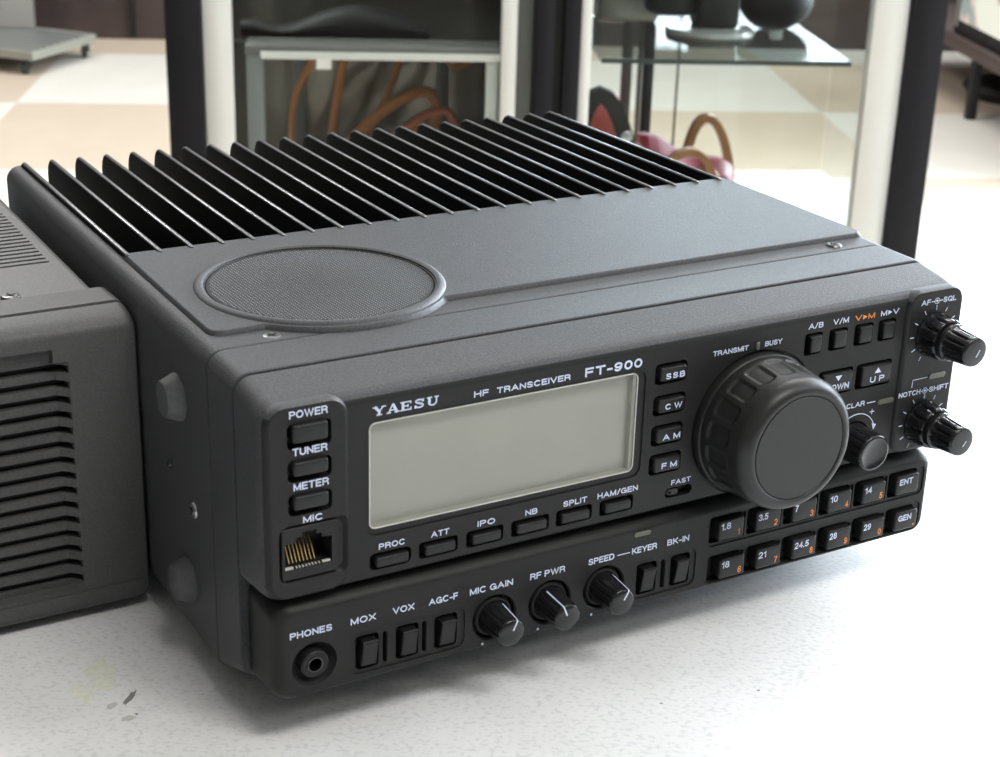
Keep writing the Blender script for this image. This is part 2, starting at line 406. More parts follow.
W.lathe((157.5, 0, 98.5), [(-3, 23.2), (1.2, 23.2)], n=64)  # shallow round seat of the dial
W.lathe((197.8, 0, 84.4), [(-3, 6.8), (3, 6.8)], n=40)
# microphone jack recess
W4 = B(); W4.slab([(-6, 4.0, 24.6, 80.8, 98.6, 3.4), (YB - .01, 4.0, 24.0, 81.0, 98.2, 3.2), (YB + 1.5, 4.8, 22.6, 82.0, 96.8, 2.6)], 5)
W5 = B(); W5.box(5.3, 19.4, -6, 8.5, 84.8, 96.0)
cut = [RB(w, 'cut', 'front') for w in (W2, W, W3, W4, W5)]
apply_bool(front, cut)
front.data.materials.clear(); front.data.materials.append(M['front']); front.data.materials.append(M['case'])
for p in front.data.polygons: p.material_index = 1 if (p.normal.z > .45 and p.center.z > .1005) or p.center.y > .0012 and (p.center.x < .0015 or p.center.x > .2365) else 0

def rail(b, x, z0, z1, y=.6): b.box(x - .45, x + .45, y - .8, y + 3, z0, z1, .25)

def button(x0, x1, z0, z1, p, base=0, back=3.0, m='key', r=.8, name='push_button', parent=None, label=None, dish=0):
    q = p - base   # total distance from the y=0 plane
    X0, X1, Z0, Z1 = sx(x0, q), sx(x1, q), sz(z0, q), sz(z1, q)
    b = B(); y = base - p
    b.slab([(base + back, X0, X1, Z0, Z1, r), (y + .7, X0, X1, Z0, Z1, r), (y + .25, X0 + .15, X1 - .15, Z0 + .15, Z1 - .15, r), (y + .05, X0 + .4, X1 - .4, Z0 + .4, Z1 - .4, r * .8), (y, X0 + .7, X1 - .7, Z0 + .7, Z1 - .7, r * .6)], 4)
    o = RB(b, name, m, parent)
    if label: o['label'] = label
    return o, y, (X0, X1, Z0, Z1)

# left column
for z0, z1, s, a, b_, tz in ((119.5, 124.5, 'POWER', 8.1, 18.6, 127.0), (110.3, 114.3, 'TUNER', 8.8, 18.4, 116.7), (100.8, 104.8, 'METER', 8.9, 18.7, 107.0)):
    o, y, f = button(9.1, 18.9, z0, z1, 1.5, YB, 3.0)
    text(s, sx(a, 1.2), sx(b_, 1.2), sz(tz, 1.2), 2.1, YB, parent=front)
text('MIC', sx(11.4, 1.2), sx(16.7, 1.2), sz(97.35, 1.2) + .05, 1.9, YB, parent=front)
# microphone jack
jb = B(); jb.slab([(8, 4.9, 20.6, 82.4, 97.2, .6), (YB + .3, 4.9, 20.6, 82.4, 97.2, .6), (YB + .1, 5.1, 20.4, 82.6, 97.0, .5)], 2)
jack = RB(jb, 'microphone_jack', 'front')
jc = B(); jc.prism([(5.7, 85.2), (18.9, 85.2), (18.9, 92.9), (16.1, 93.1), (16.1, 94.3), (14.6, 94.5), (14.6, 95.6), (10.6, 95.6), (10.6, 94.4), (8.8, 94.2), (8.8, 92.9), (5.7, 92.9)], -8, 7.5)
jcut = RB(jc, 'cut', 'front')
apply_bool(jack, [jcut])
jl = B(); jl.prism([(5.7, 85.2), (18.9, 85.2), (18.9, 95.6), (5.7, 95.6)], 7.0, 7.4); RB(jl, 'jack_cavity', 'black', jack)
for i in range(8):
    x = 7.4 + i * 1.02
    b = B(); b.tube([(x, 5.5, 92.6), (x, 3.0, 90.2), (x + .1, .6, 86.4)], .17, 5); RB(b, 'contact', 'gold', jack)
b = B(); b.box(5.9, 8.2, -.6, .2, 85.2, 85.7); b.box(16.4, 18.7, -.6, .2, 85.2, 85.7)
for i in range(8): b.box(9.0 + i * .9, 9.35 + i * .9, -.6, .2, 85.2, 85.6)
RB(b, 'contact_guide', 'rim', jack)

# display
d = B()
d.box(30.3, 114.3, 2.9, 3.3, 91.1, 121.8)
d.box(30.25, 30.6, .55, 2.9, 91.1, 121.8); d.box(113.0, 114.3, 1.0, 2.9, 91.1, 121.8)
d.box(30.6, 113.0, .55, 2.9, 91.05, 91.4); d.box(30.6, 113.0, .55, 2.9, 121.4, 121.8)
disp = RB(d, 'display', 'lcd')
d = B(); d.slab([(.62, 30.35, 114.25, 91.15, 121.75, 1.9), (.30, 30.35, 114.25, 91.15, 121.75, 1.9)]); RB(d, 'display_window', 'window', disp)
d = B()
d.tube([(x, .38, z) for x, z in rr(30.45, 114.15, 91.25, 121.65, 1.9, 6)], .19, 6, closed=True)
RB(d, 'window_rim', 'rim', disp)

# lettering along the top of the display
text('HF', 61.0, 65.4, 123.75, 1.75, 0, parent=front, bold=.02)
text('TRANSCEIVER', 68.0, 91.2, 123.65, 1.75, 0, parent=front, bold=.02)
text('FT-900', 96.0, 115.0, 123.5, 2.7, 0, parent=front, bold=.045)
def slab_word(x0, x1, zb, h):
    b = B(); y0, y1 = -.08, .1
    def st(px, pz, qx, qz, w):      # stroke
        p, q = Vector((px, pz)), Vector((qx, qz)); t = (q - p).normalized(); n = Vector((-t.y, t.x)) * w / 2
        b.prism([tuple(p + n), tuple(p - n), tuple(q - n), tuple(q + n)], y0, y1)
    W_, t = 1.0, .22
    def place(u, k): return x0 + (k * 1.0 + u) * (x1 - x0) / 5.0
    def S(k, pts, w):
        for (a, c), (e, g) in zip(pts[:-1], pts[1:]): st(place(a, k), zb + c * h, place(e, k), zb + g * h, w)
    th, tn = .74, .32
    # Y
    S(0, [(.12, 1), (.44, .48)], th); S(0, [(.80, 1), (.46, .48)], tn); S(0, [(.45, .52), (.45, 0)], th)
    S(0, [(-.02, .93), (.32, .93)], tn); S(0, [(.62, .93), (.94, .93)], tn); S(0, [(.25, .07), (.66, .07)], tn)
    # A
    S(1, [(.46, 1), (.12, 0)], tn); S(1, [(.46, 1), (.80, 0)], th); S(1, [(.24, .33), (.68, .33)], tn); S(1, [(0, .07), (.32, .07)], tn); S(1, [(.58, .07), (.96, .07)], tn)
    # E
    S(2, [(.22, 1), (.22, 0)], th); S(2, [(.03, .93), (.82, .93)], tn); S(2, [(.03, .07), (.84, .07)], tn); S(2, [(.22, .5), (.6, .5)], tn)
    S(2, [(.80, 1), (.80, .70)], tn); S(2, [(.82, .32), (.82, 0)], tn); S(2, [(.60, .66), (.60, .34)], tn)
    # S
    S(3, [(.74, .70), (.62, .90), (.40, .94), (.22, .86), (.17, .72), (.26, .60), (.5, .52)], tn * 1.25); S(3, [(.5, .52), (.70, .42), (.76, .27), (.66, .12), (.44, .06), (.24, .12), (.16, .32)], tn * 1.25)
    S(3, [(.28, .62), (.66, .42)], th * .8); S(3, [(.76, 1), (.76, .66)], tn); S(3, [(.14, .34), (.14, 0)], tn)
    # U
    S(4, [(.22, 1), (.22, .26)], th); S(4, [(.16, .32), (.26, .14), (.40, .06), (.52, .06), (.66, .14), (.75, .32), (.76, 1)], tn * 1.2); S(4, [(.03, .93), (.42, .93)], tn); S(4, [(.60, .93), (.94, .93)], tn)
    return b
RB(slab_word(31.3, 50.6, 123.8, 2.55), 'lettering', 'ink', front, smooth=False)

# mode buttons
for (x0, x1, z0, z1, s), (ta, tb, tz) in zip([(m_[0] + .5, m_[1], m_[2], m_[3] - .4, m_[4]) for m_ in modes], ((123.7, 130.2, 117.8), (124.1, 130.0, 108.3), (124.0, 130.1, 98.7), (124.3, 129.7, 89.6))):
    o, y, f = button(x0, x1, z0, z1, 1.3)
    text(' '.join(s) if len(s) < 3 else s, sx(ta, 1.3), sx(tb, 1.3), sz(tz, 1.3), 1.8, y, parent=o, bold=.02, space=1.2 if len(s) > 2 else 1)
text('FAST', 128.3, 135.3, 83.7, 1.6, 0, parent=front)
b = B(); b.slab([(2.4, 127.0, 131.5, 80.0, 82.4, 1), (.7, 127.0, 131.5, 80.0, 82.4, 1), (.3, 127.4, 131.1, 80.3, 82.1, .8)]); b.lathe((128.3, .3, 81.0), [(.2, .45), (-.6, .35)], n=10); RB(b, 'slide_switch', 'key')
# row beneath the display
for x0, x1, s, a, b_ in six:
    o, y, f = button(x0, x1, 79.0, 82.0, 1.0, r=.5)
    text(s, a, b_, 84.75, 1.75, 0, parent=front)
for x0, x1, s, a, b_, ink in mem:
    o, y, f = button(x0, x1, 117.0, 122.4, 1.1, r=.6)
    l, r_ = (s.split('▶') + [''])[:2] if '▶' in s else (s, '')
    if '▶' in s:
        w = b_ - a
        text(l, a, a + w * .33, 125.2, 1.75, 0, ink, front); text(r_, b_ - w * .33, b_, 125.15, 1.75, 0, ink, front)
        t = B(); t.prism([(a + w * .40, 125.3), (a + w * .62, 126.05), (a + w * .40, 126.8)], -.06, .1); RB(t, 'arrow_mark', ink, front, smooth=False)
    else: text(s, a, b_, 125.3, 1.75, 0, ink, front)
for x0, x1, s, up in ((183.0, 195.0, 'DOWN', 0), (198.6, 210.7, 'UP', 1)):
    o, y, f = button(x0, x1, 102.2, 108.9, 1.0)
    cx = (f[0] + f[1]) / 2 + (.3 if up else 0)
    if up: text('U P', cx - 2.9, cx + 2.9, f[2] + 1.0, 2.0, y, parent=o)
    else: text('DOWN', cx - 4.6, cx + 4.4, f[2] + 1.0, 2.0, y, parent=o)
    zt = f[2] + 4.0; t = B()
    t.prism([(cx - 1.3, zt), (cx + 1.3, zt), (cx, zt + 1.7)] if up else [(cx - 1.3, zt + 1.7), (cx + 1.3, zt + 1.7), (cx, zt)], y - .06, y + .1); RB(t, 'arrow_mark', 'ink', o, smooth=False)
# indicator lights
def led(x0, x1, z0, z1, y=0, name='indicator_light'):
    b = B(); r = min(x1 - x0, z1 - z0) / 2
    b.slab([(y + 1, x0, x1, z0, z1, r), (y - .25, x0, x1, z0, z1, r), (y - .4, x0 + .2, x1 - .2, z0 + .2, z1 - .2, r)]); return RB(b, name, 'led')
led(sx(227.0, 1.2), sx(234.0, 1.2), sz(100.1, 1.2), sz(101.9, 1.2), YB); led(206.4, 213.0, 95.2, 96.9); led(155.4, 156.7, 121.8, 124.4)
text('TRANSMIT', 139.9, 152.7, 122.4, 1.6, 0, parent=front, bold=.02); text('BUSY', 158.8, 165.2, 122.5, 1.6, 0, parent=front, bold=.02)
text('CLAR', 193.6, 201.0, 96.0, 1.7, 0, parent=front)
marks = B()
def line(pts, y=0, w=.2): marks.tube([(x, y - .01, z) for x, z in pts], w * .75, 5)
line([(202.0, 96.6), (205.4, 96.6)])
line([(198.6 + 7.9 * math.cos(a), 85.6 + 7.9 * math.sin(a)) for a in [math.radians(20 + 7 * i) for i in range(20)]], w=.24)
marks.prism([(206.9, 88.6), (205.0, 89.2), (206.0, 86.9)], -.06, .1)
line([(203.6, 93.3), (205.4, 93.3)]); line([(204.5, 92.4), (204.5, 94.2)])
def bs(x, z): return (sx(x, 1.2), sz(z, 1.2))
line([bs(226.4, 101.0), bs(220.3, 100.9), bs(220.2, 98.4)], YB)
# AF / SQL and NOTCH / SHIFT lettering
for zt, l, la, lb, r_, ra, rb in ((125.8, 'AF', 219.8, 223.6, 'SQL', 229.0, 234.4), (95.6, 'NOTCH', 215.1, 224.2, 'SHIFT', 228.0, 236.2)):
    a, z = bs(la, zt); a2, _ = bs(lb, zt); text(l, a, a2, z, 1.75, YB, parent=front)
    c, _ = bs(ra, zt); c2, _ = bs(rb, zt); text(r_, c, c2, z, 1.75, YB, parent=front)
    g = (a2 + c) / 2; zz = z + .85
    line([(a2 + .3, zz), (g - 1.0, zz)], YB); line([(g + 1.0, zz), (c - .3, zz)], YB)
    line([(g + .95 * math.cos(t * pi / 6), zz + .95 * math.sin(t * pi / 6)) for t in range(13)], YB, .17)
    marks.lathe((g, YB - .05, zz), [(0, .45), (.1, .45)], n=10)
KN = [(226.4, 115.6), (226.3, 85.7)]
for kx, kz in KN:
    cx, cz = bs(kx, kz)
    for i in range(11):
        a = math.radians(-60 + 30 * i - 0)
        ca, sa = math.cos(a), math.sin(a)
        line([(cx + 8.1 * ca, cz + 8.1 * sa), (cx + 9.6 * ca, cz + 9.6 * sa)], YB, .24)
RB(marks, 'printed_marks', 'ink', front)

# tuning dial
def dmod(a, t):
    if -15.8 < t < -5.0:
        k = (a / (2 * pi) * 18) % 1.0; d = abs(k - .5) * 2 * pi * 20 / 18 / 2   # arc distance from a dimple's middle
        e = max(0, abs(t + 9.4) - 3.2)
        q = math.hypot(d, e)
        return -.6 * max(0, min(1, (1.45 - q) / .45))
    return 0
prof = [(1.1, 22.2), (-1.8, 22.2), (-2.2, 22.0), (-2.35, 21.5), (-2.7, 21.5), (-2.9, 21.9)]
prof += [(-3.2 - i * .45, 21.9 - .10 * i * .45) for i in range(31)]
prof += [(-17.4, 20.6), (-18.6, 20.3), (-19.6, 19.8), (-20.5, 19.1), (-21.1, 18.3), (-21.4, 17.5), (-21.45, 16.7), (-21.3, 16.3), (-20.9, 16.15)]
b = B(); b.lathe((157.5, 0, 98.5), prof, n=432, mod=dmod); dial = RB(b, 'tuning_dial', 'dial', angle=60)
b = B(); b.lathe((157.5, 0, 98.5), [(-20.6, 16.0), (-21.2, 15.95), (-21.35, 15.75), (-21.35, 5)], n=96, cap0=False); RB(b, 'dial_cap', 'dial', dial)

# knobs
def fl(nf, dep, t0, t1):
    def f(a, t):
        if t1 < t < t0: return -dep * max(0, math.cos(a * nf)) ** 3
        return 0
    return f
def knob(cx, cz, prof, nf, dep, t0, t1, name='control_knob', label=None, base=0, n=120, m='knob', pa=None, pr=None):
    b = B(); b.lathe((cx, base, cz), prof, n=n, mod=fl(nf, dep, t0, t1)); o = RB(b, name, m, angle=50)
    if label: o['label'] = label
    if pa is not None:          # white pointer
        u, v = math.cos(pa), math.sin(pa)
        (t1_, r1), (t2, r2) = pr
        q = B(); q.strap([(cx + (r1 + .05) * u, base + t1_, cz + (r1 + .05) * v), (cx + (r2 + .05) * u, base + t2 + .15, cz + (r2 + .05) * v), (cx + (r2 - .3) * u, base + t2 - .12, cz + (r2 - .3) * v), (cx + .9 * u, base + t2 - .12, cz + .9 * v)], .42, .12, (-v, 0, u))
        RB(q, 'pointer_mark', 'ink', o, smooth=False)
    return o
for i, (kx, kz) in enumerate(KN):
    cx, cz = bs(kx, kz)
    o = knob(cx, cz, [(0, 7.3), (-.6, 7.3), (-.9, 7.1), (-1.5, 7.1), (-3, 7.0), (-5, 6.9), (-6.6, 6.8), (-7.1, 6.5), (-7.2, 6.0)], 10, .7, -1.0, -6.7, base=YB)
    b = B(); b.tube([(cx + 7.0 * math.cos(.6 + 1.4 * i), YB - 5.0, cz + 7.0 * math.sin(.6 + 1.4 * i)), (cx + 6.1 * math.cos(.6 + 1.4 * i), YB - 7.25, cz + 6.1 * math.sin(.6 + 1.4 * i))], .25, 5)
    RB(b, 'pointer_mark', 'ink', o)
    b = B(); b.lathe((cx, YB, cz), [(-7.0, 4.9), (-8.4, 4.9)], n=40); RB(b, 'knob_shaft', 'knob', o)
    o2 = knob(cx, cz, [(-8.0, 6.0), (-8.5, 6.1), (-9.2, 6.0), (-9.5, 5.5), (-10, 5.4), (-13, 5.15), (-16, 4.95), (-17.6, 4.85), (-18.2, 4.6), (-18.4, 4.1), (-18.35, .5)], 12, .6, -9.8, -17.2, base=YB)
    b = B(); b.tube([(cx + .4, YB - 18.4, cz - 1.6), (cx + 1.7, YB - 18.4, cz + .6 - i * .5)], .22, 5); RB(b, 'pointer_mark', 'ink', o2)
ck = knob(197.8, 84.3, [(2.6, 6.4), (-.5, 6.4), (-.9, 6.2), (-3, 6.15), (-6, 6.1), (-9.0, 6.05), (-9.8, 5.95), (-10.3, 5.6), (-10.4, 5.1), (-10.2, 4.9), (-10.2, .5)], 16, .35, -1.0, -9.2)

# --- lower panel
L = B(); L.slab([(17.9, 2.5, 235.0, 43.5, 74.6, 4), (5, 2.5, 235.0, 43.9, 74.2, 5), (3.0, 2.9, 234.6, 44.4, 73.6, 5), (1.5, 3.7, 233.9, 45.0, 72.8, 4.6), (.5, 4.9, 232.8, 45.7, 71.7, 4), (0, 6.2, 231.6, 46.2, 70.6, 3.4)], 7)
lower = RB(L, 'lower_panel', 'front')
F1 = B()
for x0, x1, z0, z1 in ((24.6, 59.8, 47.9, 60.8), (116.6, 139.7, 47.9, 60.8)): well(F1, x0, x1, z0, z1, 2.6, .45)
for z0, z1 in ((59.2, 69.7), (46.9 - .3, 56.6)): well(F1, 143.2, 231.0, z0, z1, 2.2, .45)
F2 = B()
pads = ((28.3, 32.9), (40.5, 45.1), (52.5, 57.2)); pads2 = ((120.5, 125.2), (132.8, 137.4))
for x0, x1 in pads + pads2: well(F2, x0 - 2.2, x1 + .3, 49.0, 59.4, 1.1, 3.2)
for x in (35.2, 47.3, 127.9): well(F2, x - .8, x + .7, 49.4, 59.0, .7, 3)
keys1 = [('1.8', '1'), ('3.5', '2'), ('7', '3'), ('10', '4'), ('14', '5'), ('ENT', '')]
keys2 = [('18', '6'), ('21', '7'), ('24.5', '8'), ('28', '9'), ('29', '0'), ('GEN', '.')]
KX = lambda i: 146.9 + i * 14.32
for i in range(6):
    well(F2, KX(i) - 2.6, KX(i) + 9.6, 60.2, 69.0, 1.2, 3); well(F2, KX(i) - 2.2, KX(i) + 10.0, 46.9, 55.7, 1.2, 3)
KC = ((69.4, 54.6), (87.8, 54.8), (106.4, 54.9))
for x, z in KC: F2.lathe((x, 0, z), [(-3, 7.3), (.1, 7.3), (.5, 6.9), (3.5, 6.9)], n=48)
F2.lathe((13.9, 0, 54.9), [(-2, 6.9), (0, 6.6), (.8, 6.3), (2.2, 5.2), (2.8, 4.2), (3.0, 2.3), (14, 2.3)], n=40)
apply_bool(lower, [RB(F1, 'cut', 'front'), RB(F2, 'cut', 'front')])
for x0, x1 in pads + pads2:      # rocker paddles: lower end sunk, upper end proud
    q = 1.3; X0, X1 = sx(x0, q), sx(x1, q); Z0, Z1 = 49.7, sz(57.2, q)
    b = B(); b.slabx([(X0, -.2, 3, Z0, Z1, .3), (X1, -.2, 3, Z0, Z1, .3)], 2)
    for v in b.bm.verts:
        if v.co.y < 1: v.co.y = (-.1 - 1.5 * (v.co.z - Z0) / (Z1 - Z0)) + (v.co.y + .2)
    bmesh.ops.bevel(b.bm, geom=[e for e in b.bm.edges if e.calc_length() > 2], offset=.25, segments=2, affect='EDGES')
    RB(b, 'rocker_switch', 'key')
for x in (35.4, 47.5, 128.1):
    b = B(); b.box(x - .1, x + .6, -.5, 2.5, 49.8, 58.4, .2); RB(b, 'switch_divider', 'front', lower)
for row, (z0, z1) in ((keys1, (60.3, 67.1)), (keys2, (46.9, 53.7))):
    for i, (s, n_) in enumerate(row):
        x0 = KX(i) + (2.3 if row is keys2 else .9); x1 = x0 + 9.6
        o, y, f = button(x0, x1, z0, z1, 1.6, r=.8, name='keypad_key')
        if n_ == '' or n_ == '.':
            text(s, f[0] + 1.2, f[1] - 2.8, f[2] + 3.6, 2.1, y, parent=o)
            if n_ == '.': b = B(); b.lathe((f[1] - 1.6, y, f[2] + 1.4), [(.05, .35), (-.06, .35)], n=10); RB(b, 'lettering', 'orange', o)
        else:
            w = {1: 1.3, 2: 2.9, 3: 3.6, 4: 5.6}[len(s)]
            text(s, f[0] + .7, f[0] + .7 + w, f[2] + 3.7, 2.2, y, parent=o, bold=.001)
            text(n_, f[1] - 2.6, f[1] - (1.3 if n_ != '1' else 1.8), f[2] + .9, 2.2, y, 'orange', parent=o, bold=.001)
rp = B()
for i in range(5):
    for z0, z1, dx in ((60.6, 68.6, 0), (47.2, 55.2, .4)):
        x = KX(i) + 10.6 + dx; rp.box(x - .35, x + .35, -.45, 2.5, z0, z1, .2)
RB(rp, 'key_divider', 'front', lower)
lm = B()
marks = lm
line([(110.6, 64.6), (115.0, 64.6)])
for x in (65.7, 84.1, 102.5): lm.lathe((x, .0, 46.9), [(-.08, .42), (.1, .42)], n=12)
RB(lm, 'printed_marks', 'ink', lower)
for s, a, b_, z in (('PHONES', 7.0, 19.1, 63.9), ('MOX', 24.6, 32.1, 63.8), ('VOX', 37.2, 43.8, 63.9), ('AGC-F', 48.3, 57.4, 63.8), ('MIC GAIN', 61.2, 75.1, 63.7), ('RF PWR', 80.8, 92.5, 63.7), ('SPEED', 100.6, 109.5, 63.7), ('KEYER', 115.8, 124.7, 63.7), ('BK-IN', 128.5, 136.5, 63.6)):
    text(s, a, b_, z, 2.0, 0, parent=lower)
led(116.0, 122.0, 69.2, 70.7)
for (x, z), pa in zip(KC, (1.15, 1.95, 1.05)):
    b = B(); b.lathe((x, 0, z), [(3.4, 6.0), (.9, 6.0), (.4, 5.7), (.3, 5.3), (.6, 4.9)], n=48, cap1=False); RB(b, 'knob_collar', 'front', lower)
    knob(x, z, [(3.2, 4.9), (-.2, 4.9), (-.8, 4.8), (-3, 4.65), (-6, 4.45), (-9.0, 4.25), (-9.7, 4.1), (-10.1, 3.7), (-10.1, .5)], 14, .28, -.4, -9.3, pa=pa, pr=((-1.0, 4.8), (-10.0, 4.15)))
b = B(); b.lathe((13.9, 0, 54.9), [(3, 4.0), (-.3, 4.0), (-.6, 3.7), (-.6, 2.6), (-.4, 2.3), (4, 2.25)], n=40, cap0=False, cap1=False); hj = RB(b, 'headphone_jack', 'front')
b = B(); b.lathe((13.9, 0, 54.9), [(-.4, 2.3), (-.7, 2.25), (-.7, 1.95), (-.2, 1.8), (4, 1.75)], n=32, cap0=False, cap1=False); RB(b, 'metal_sleeve', 'dmetal', hj)

# --- body
b = B(); b.slab([(18.6, .2, 237.8, 44.0, 133.6, 5), (19.0, 0, 238, 43.6, 133.9, 5), (36.4, 0, 238, 36.8, 134.0, 5), (36.75, .2, 237.8, 36.8, 133.8, 5)], 7); RB(b, 'front_frame', 'case')
b = B(); b.slab([(37.3, .2, 237.8, 36.2, 133.8, 5), (37.8, 0, 238, 36, 134.0, 5), (248.5, 0, 238, 36, 134.0, 5), (249.6, .5, 237.5, 36.5, 133.4, 4.6)], 8)
cover = RB(b, 'case_cover', 'case')
b = B(); b.box(7.6, 233.4, 124.0, 262, 106, 150); b2 = RB(b, 'cut', 'case')
apply_bool(cover, [b2])
# raised plate with the speaker's round shoulder
def plate_poly(o):
    cx, cy, R_ = 48.9, 73.0, 38.0 + o
    x0, x1, y0, y1 = 5.8 - o, 235.4 + o, 47.2 - o, 124.3
    p = []
    p += [(x0 + 4 - 4 * math.sin(t), y0 + 4 - 4 * math.cos(t)) for t in (pi / 2, pi / 3, pi / 6, 0)]
    dx = math.sqrt(R_ ** 2 - (cy - y0) ** 2); a0 = math.atan2(y0 - cy, -dx); a1 = math.atan2(y0 - cy, dx)
    a0 = a0 if a0 < 0 else a0 - 2 * pi
    p += [(cx + R_ * math.cos(a0 + (a1 - a0) * i / 24), cy + R_ * math.sin(a0 + (a1 - a0) * i / 24)) for i in range(25)]
    p += [(x1 - 3 + 3 * math.sin(t), y0 + 3 - 3 * math.cos(t)) for t in (0, pi / 6, pi / 3, pi / 2)]
    p += [(x1, y1), (x0, y1)]
    return p
b = B(); b.loft([[(x, y, 133.0) for x, y in plate_poly(1.1)], [(x, y, 134.1) for x, y in plate_poly(1.0)], [(x, y, 135.1) for x, y in plate_poly(.35)], [(x, y, 135.4) for x, y in plate_poly(0)]])
plate = RB(b, 'top_plate', 'case')
b = B(); b.lathe((48.9, 73, 0), [(130, 33.9), (140, 33.9)], axis='z', n=96); apply_bool(plate, [RB(b, 'cut', 'case')])
b = B(); b.lathe((48.9, 73, 0), [(133.2, 34.4), (135.9, 34.4), (136.3, 34.9), (136.4, 35.6), (136.0, 36.6), (135.3, 37.3), (134.2, 37.8), (133.2, 37.8)], axis='z', n=96, cap0=False, cap1=False)
for f in []: pass
RB(b, 'speaker_ring', 'case')
g = B(); g.lathe((48.9, 73, 0), [(132.5, 33.9), (134.8, 33.9), (135.4, 33.4), (135.5, 32.6), (135.6, 5)], axis='z', n=72); grille = RB(g, 'speaker_grille', 'meshbase')
wv = B(); P_ = 1.12; ca, sa = math.cos(pi / 4), math.sin(pi / 4)
for i in range(-42, 43):
    for j in range(-42, 43):
        p_, q_ = (i + (j % 2) * .5) * 1.22, j * .98; x = p_ * .864 + q_ * .504; y = -p_ * .504 + q_ * .864
        if x * x + y * y > 32.6 ** 2: continue
        c = Vector((48.9 + x, 73 + y, 135.45)); h = .35
        vs = [wv.bm.verts.new(c + Vector(d)) for d in ((h, 0, 0), (0, h * 1.1, 0), (-h, 0, 0), (0, -h * 1.1, 0))]; t = wv.bm.verts.new(c + Vector((0, 0, .34)))
        for k in range(4): wv.bm.faces.new((vs[k], vs[(k + 1) % 4], t))
RB(wv, 'woven_mesh', 'mesh', grille, smooth=False)
# heat sink
b = B(); b.box(7.6, 233.4, 124.0, 249.0, 104, 108.5); hs = RB(b, 'heat_sink', 'finbase')
for i in range(23):
    x = 5.98 + 10.29 * i
    prof_ = [(124.5, 108), (249.8, 108), (249.8, 130.2), (249.0, 132.8), (247.2, 135.0), (244.6, 136.1), (122.6, 136.1), (121.6, 135.7), (121.6, 134.6), (124.5, 134.3)]
    b = B(); rings = []
    for dx, ins in ((-.75, .5), (-.55, .12), (-.3, 0), (.3, 0), (.55, .12), (.75, .5)):
        rings.append([(x + dx, y + (ins if y < 124 else -ins if y > 240 else 0), z - (ins if z > 120 else 0)) for y, z in prof_])
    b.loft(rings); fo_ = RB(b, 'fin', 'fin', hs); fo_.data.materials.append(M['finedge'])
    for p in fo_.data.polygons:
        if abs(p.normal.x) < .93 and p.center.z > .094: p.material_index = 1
# screws, feet
def screw(x, y, z, r, parent, m='metal', axis='z', name='screw', org_m=None):
    b = B()
    if axis == 'z': b.lathe((x, y, z), [(-1, r), (.1, r), (.45, r * .9), (.7, r * .55), (.45, r * .18)], axis='z', n=28)
    else: b.lathe((x, y, z), [(1, r), (-.1, r), (-.5, r * .9), (-.8, r * .55), (-.5, r * .18)], axis='x', n=28)
    o = b.build(name, m, parent, RO if parent is radio else UO)
    b = B()
    for a in (.4, .4 + pi / 2):
        u, v = math.cos(a) * r * .6, math.sin(a) * r * .6
        if axis == 'z': b.strap([(x - u, y - v, z + .62), (x + u, y + v, z + .62)], r * .22, .2, (-v, u, 0))
        else: b.strap([(x - .72, y - u, z - v), (x - .72, y + u, z + v)], r * .22, .2, (0, -v, u))
    b.build('screw_slot', 'black', o, RO if parent is radio else UO, smooth=False)
    return o
UO = (-100, 95, 28.0)
screw(20.5, 41.2, 133.6, 2.7, radio, 'midmetal'); screw(219.4, 42.2, 134.0, 2.7, radio, 'dmetal')
screw(0, 52.4, 80.5, 2.6, radio, axis='x'); screw(0, 72, 87, 1.4, radio, axis='x', m='dmetal')
for y, z in ((61.6, 112.0), (59.4, 54.8)):
    b = B(); b.lathe((0, y, z), [(1, 7.0), (-.5, 7.0), (-1.0, 6.8), (-4.3, 5.4), (-4.7, 5.1), (-4.8, 4.4), (-4.7, .5)], axis='x', n=40); RB(b, 'side_bumper', 'rubber')
for x, y in ((30, 62), (208, 62), (30, 230), (208, 230)):
    b = B(); b.lathe((x, y, 0), [(28, 8), (28.6, 8.6), (34, 9.2), (37, 9.2)], axis='z', n=32); RB(b, 'rubber_foot', 'black')

# ================================================================== grey unit on the left
ul = thing('power_supply', 'grey louvred desktop unit cut off by the left edge beside the black radio', 'radio equipment',
           (-27.67 + (-100 * math.cos(ROT) - 95 * math.sin(ROT)), 373.85 + (-100 * math.sin(ROT) + 95 * math.cos(ROT)), DESK), ROT)
def UB(b, name, m, parent=None, **k): return b.build(name, m, parent or ul, UO, **k)
XR = -0.35; XL = -202.0
b = B(); b.slab([(122, XL, XR, 31, 126.6, 3.4), (106.9, XL, XR, 31, 127.2, 3.4), (106.7, XL + .7, XR - .7, 31.7, 126.4, 3.0), (105.9, XL + .7, XR - .7, 31.7, 126.2, 3.0), (105.6, XL, XR, 31, 126.8, 3.2), (100, XL + .1, XR - .1, 31.2, 126.0, 3.4),
                 (97, XL + .3, XR - .3, 31.6, 124.9, 3.4), (95.6, XL + .7, XR - .7, 32.2, 123.5, 3.2), (95, XL + 1.4, XR - 1.4, 33.0, 121.6, 2.8)], 6)
uf = UB(b, 'front_bezel', 'ufront')
b = B(); b.slab([(80, -182, -21.2, 40.0, 114.6, 1.0), (95.0, -182, -21.2, 40.0, 114.6, 1.0), (98.2, -180, -24.6, 40.0, 113.8, 1.0), (98.6, -180, -24.8, 40.0, 113.8, 1.0)], 3)
b3 = UB(b, 'cut', 'ufront')
b = B(); b.slab([(80, -182, -25.0, 113.0, 121.0, .5), (98.4, -182, -26.2, 113.0, 118.4, .5)], 3); b4 = UB(b, 'cut', 'ufront')
b = B()
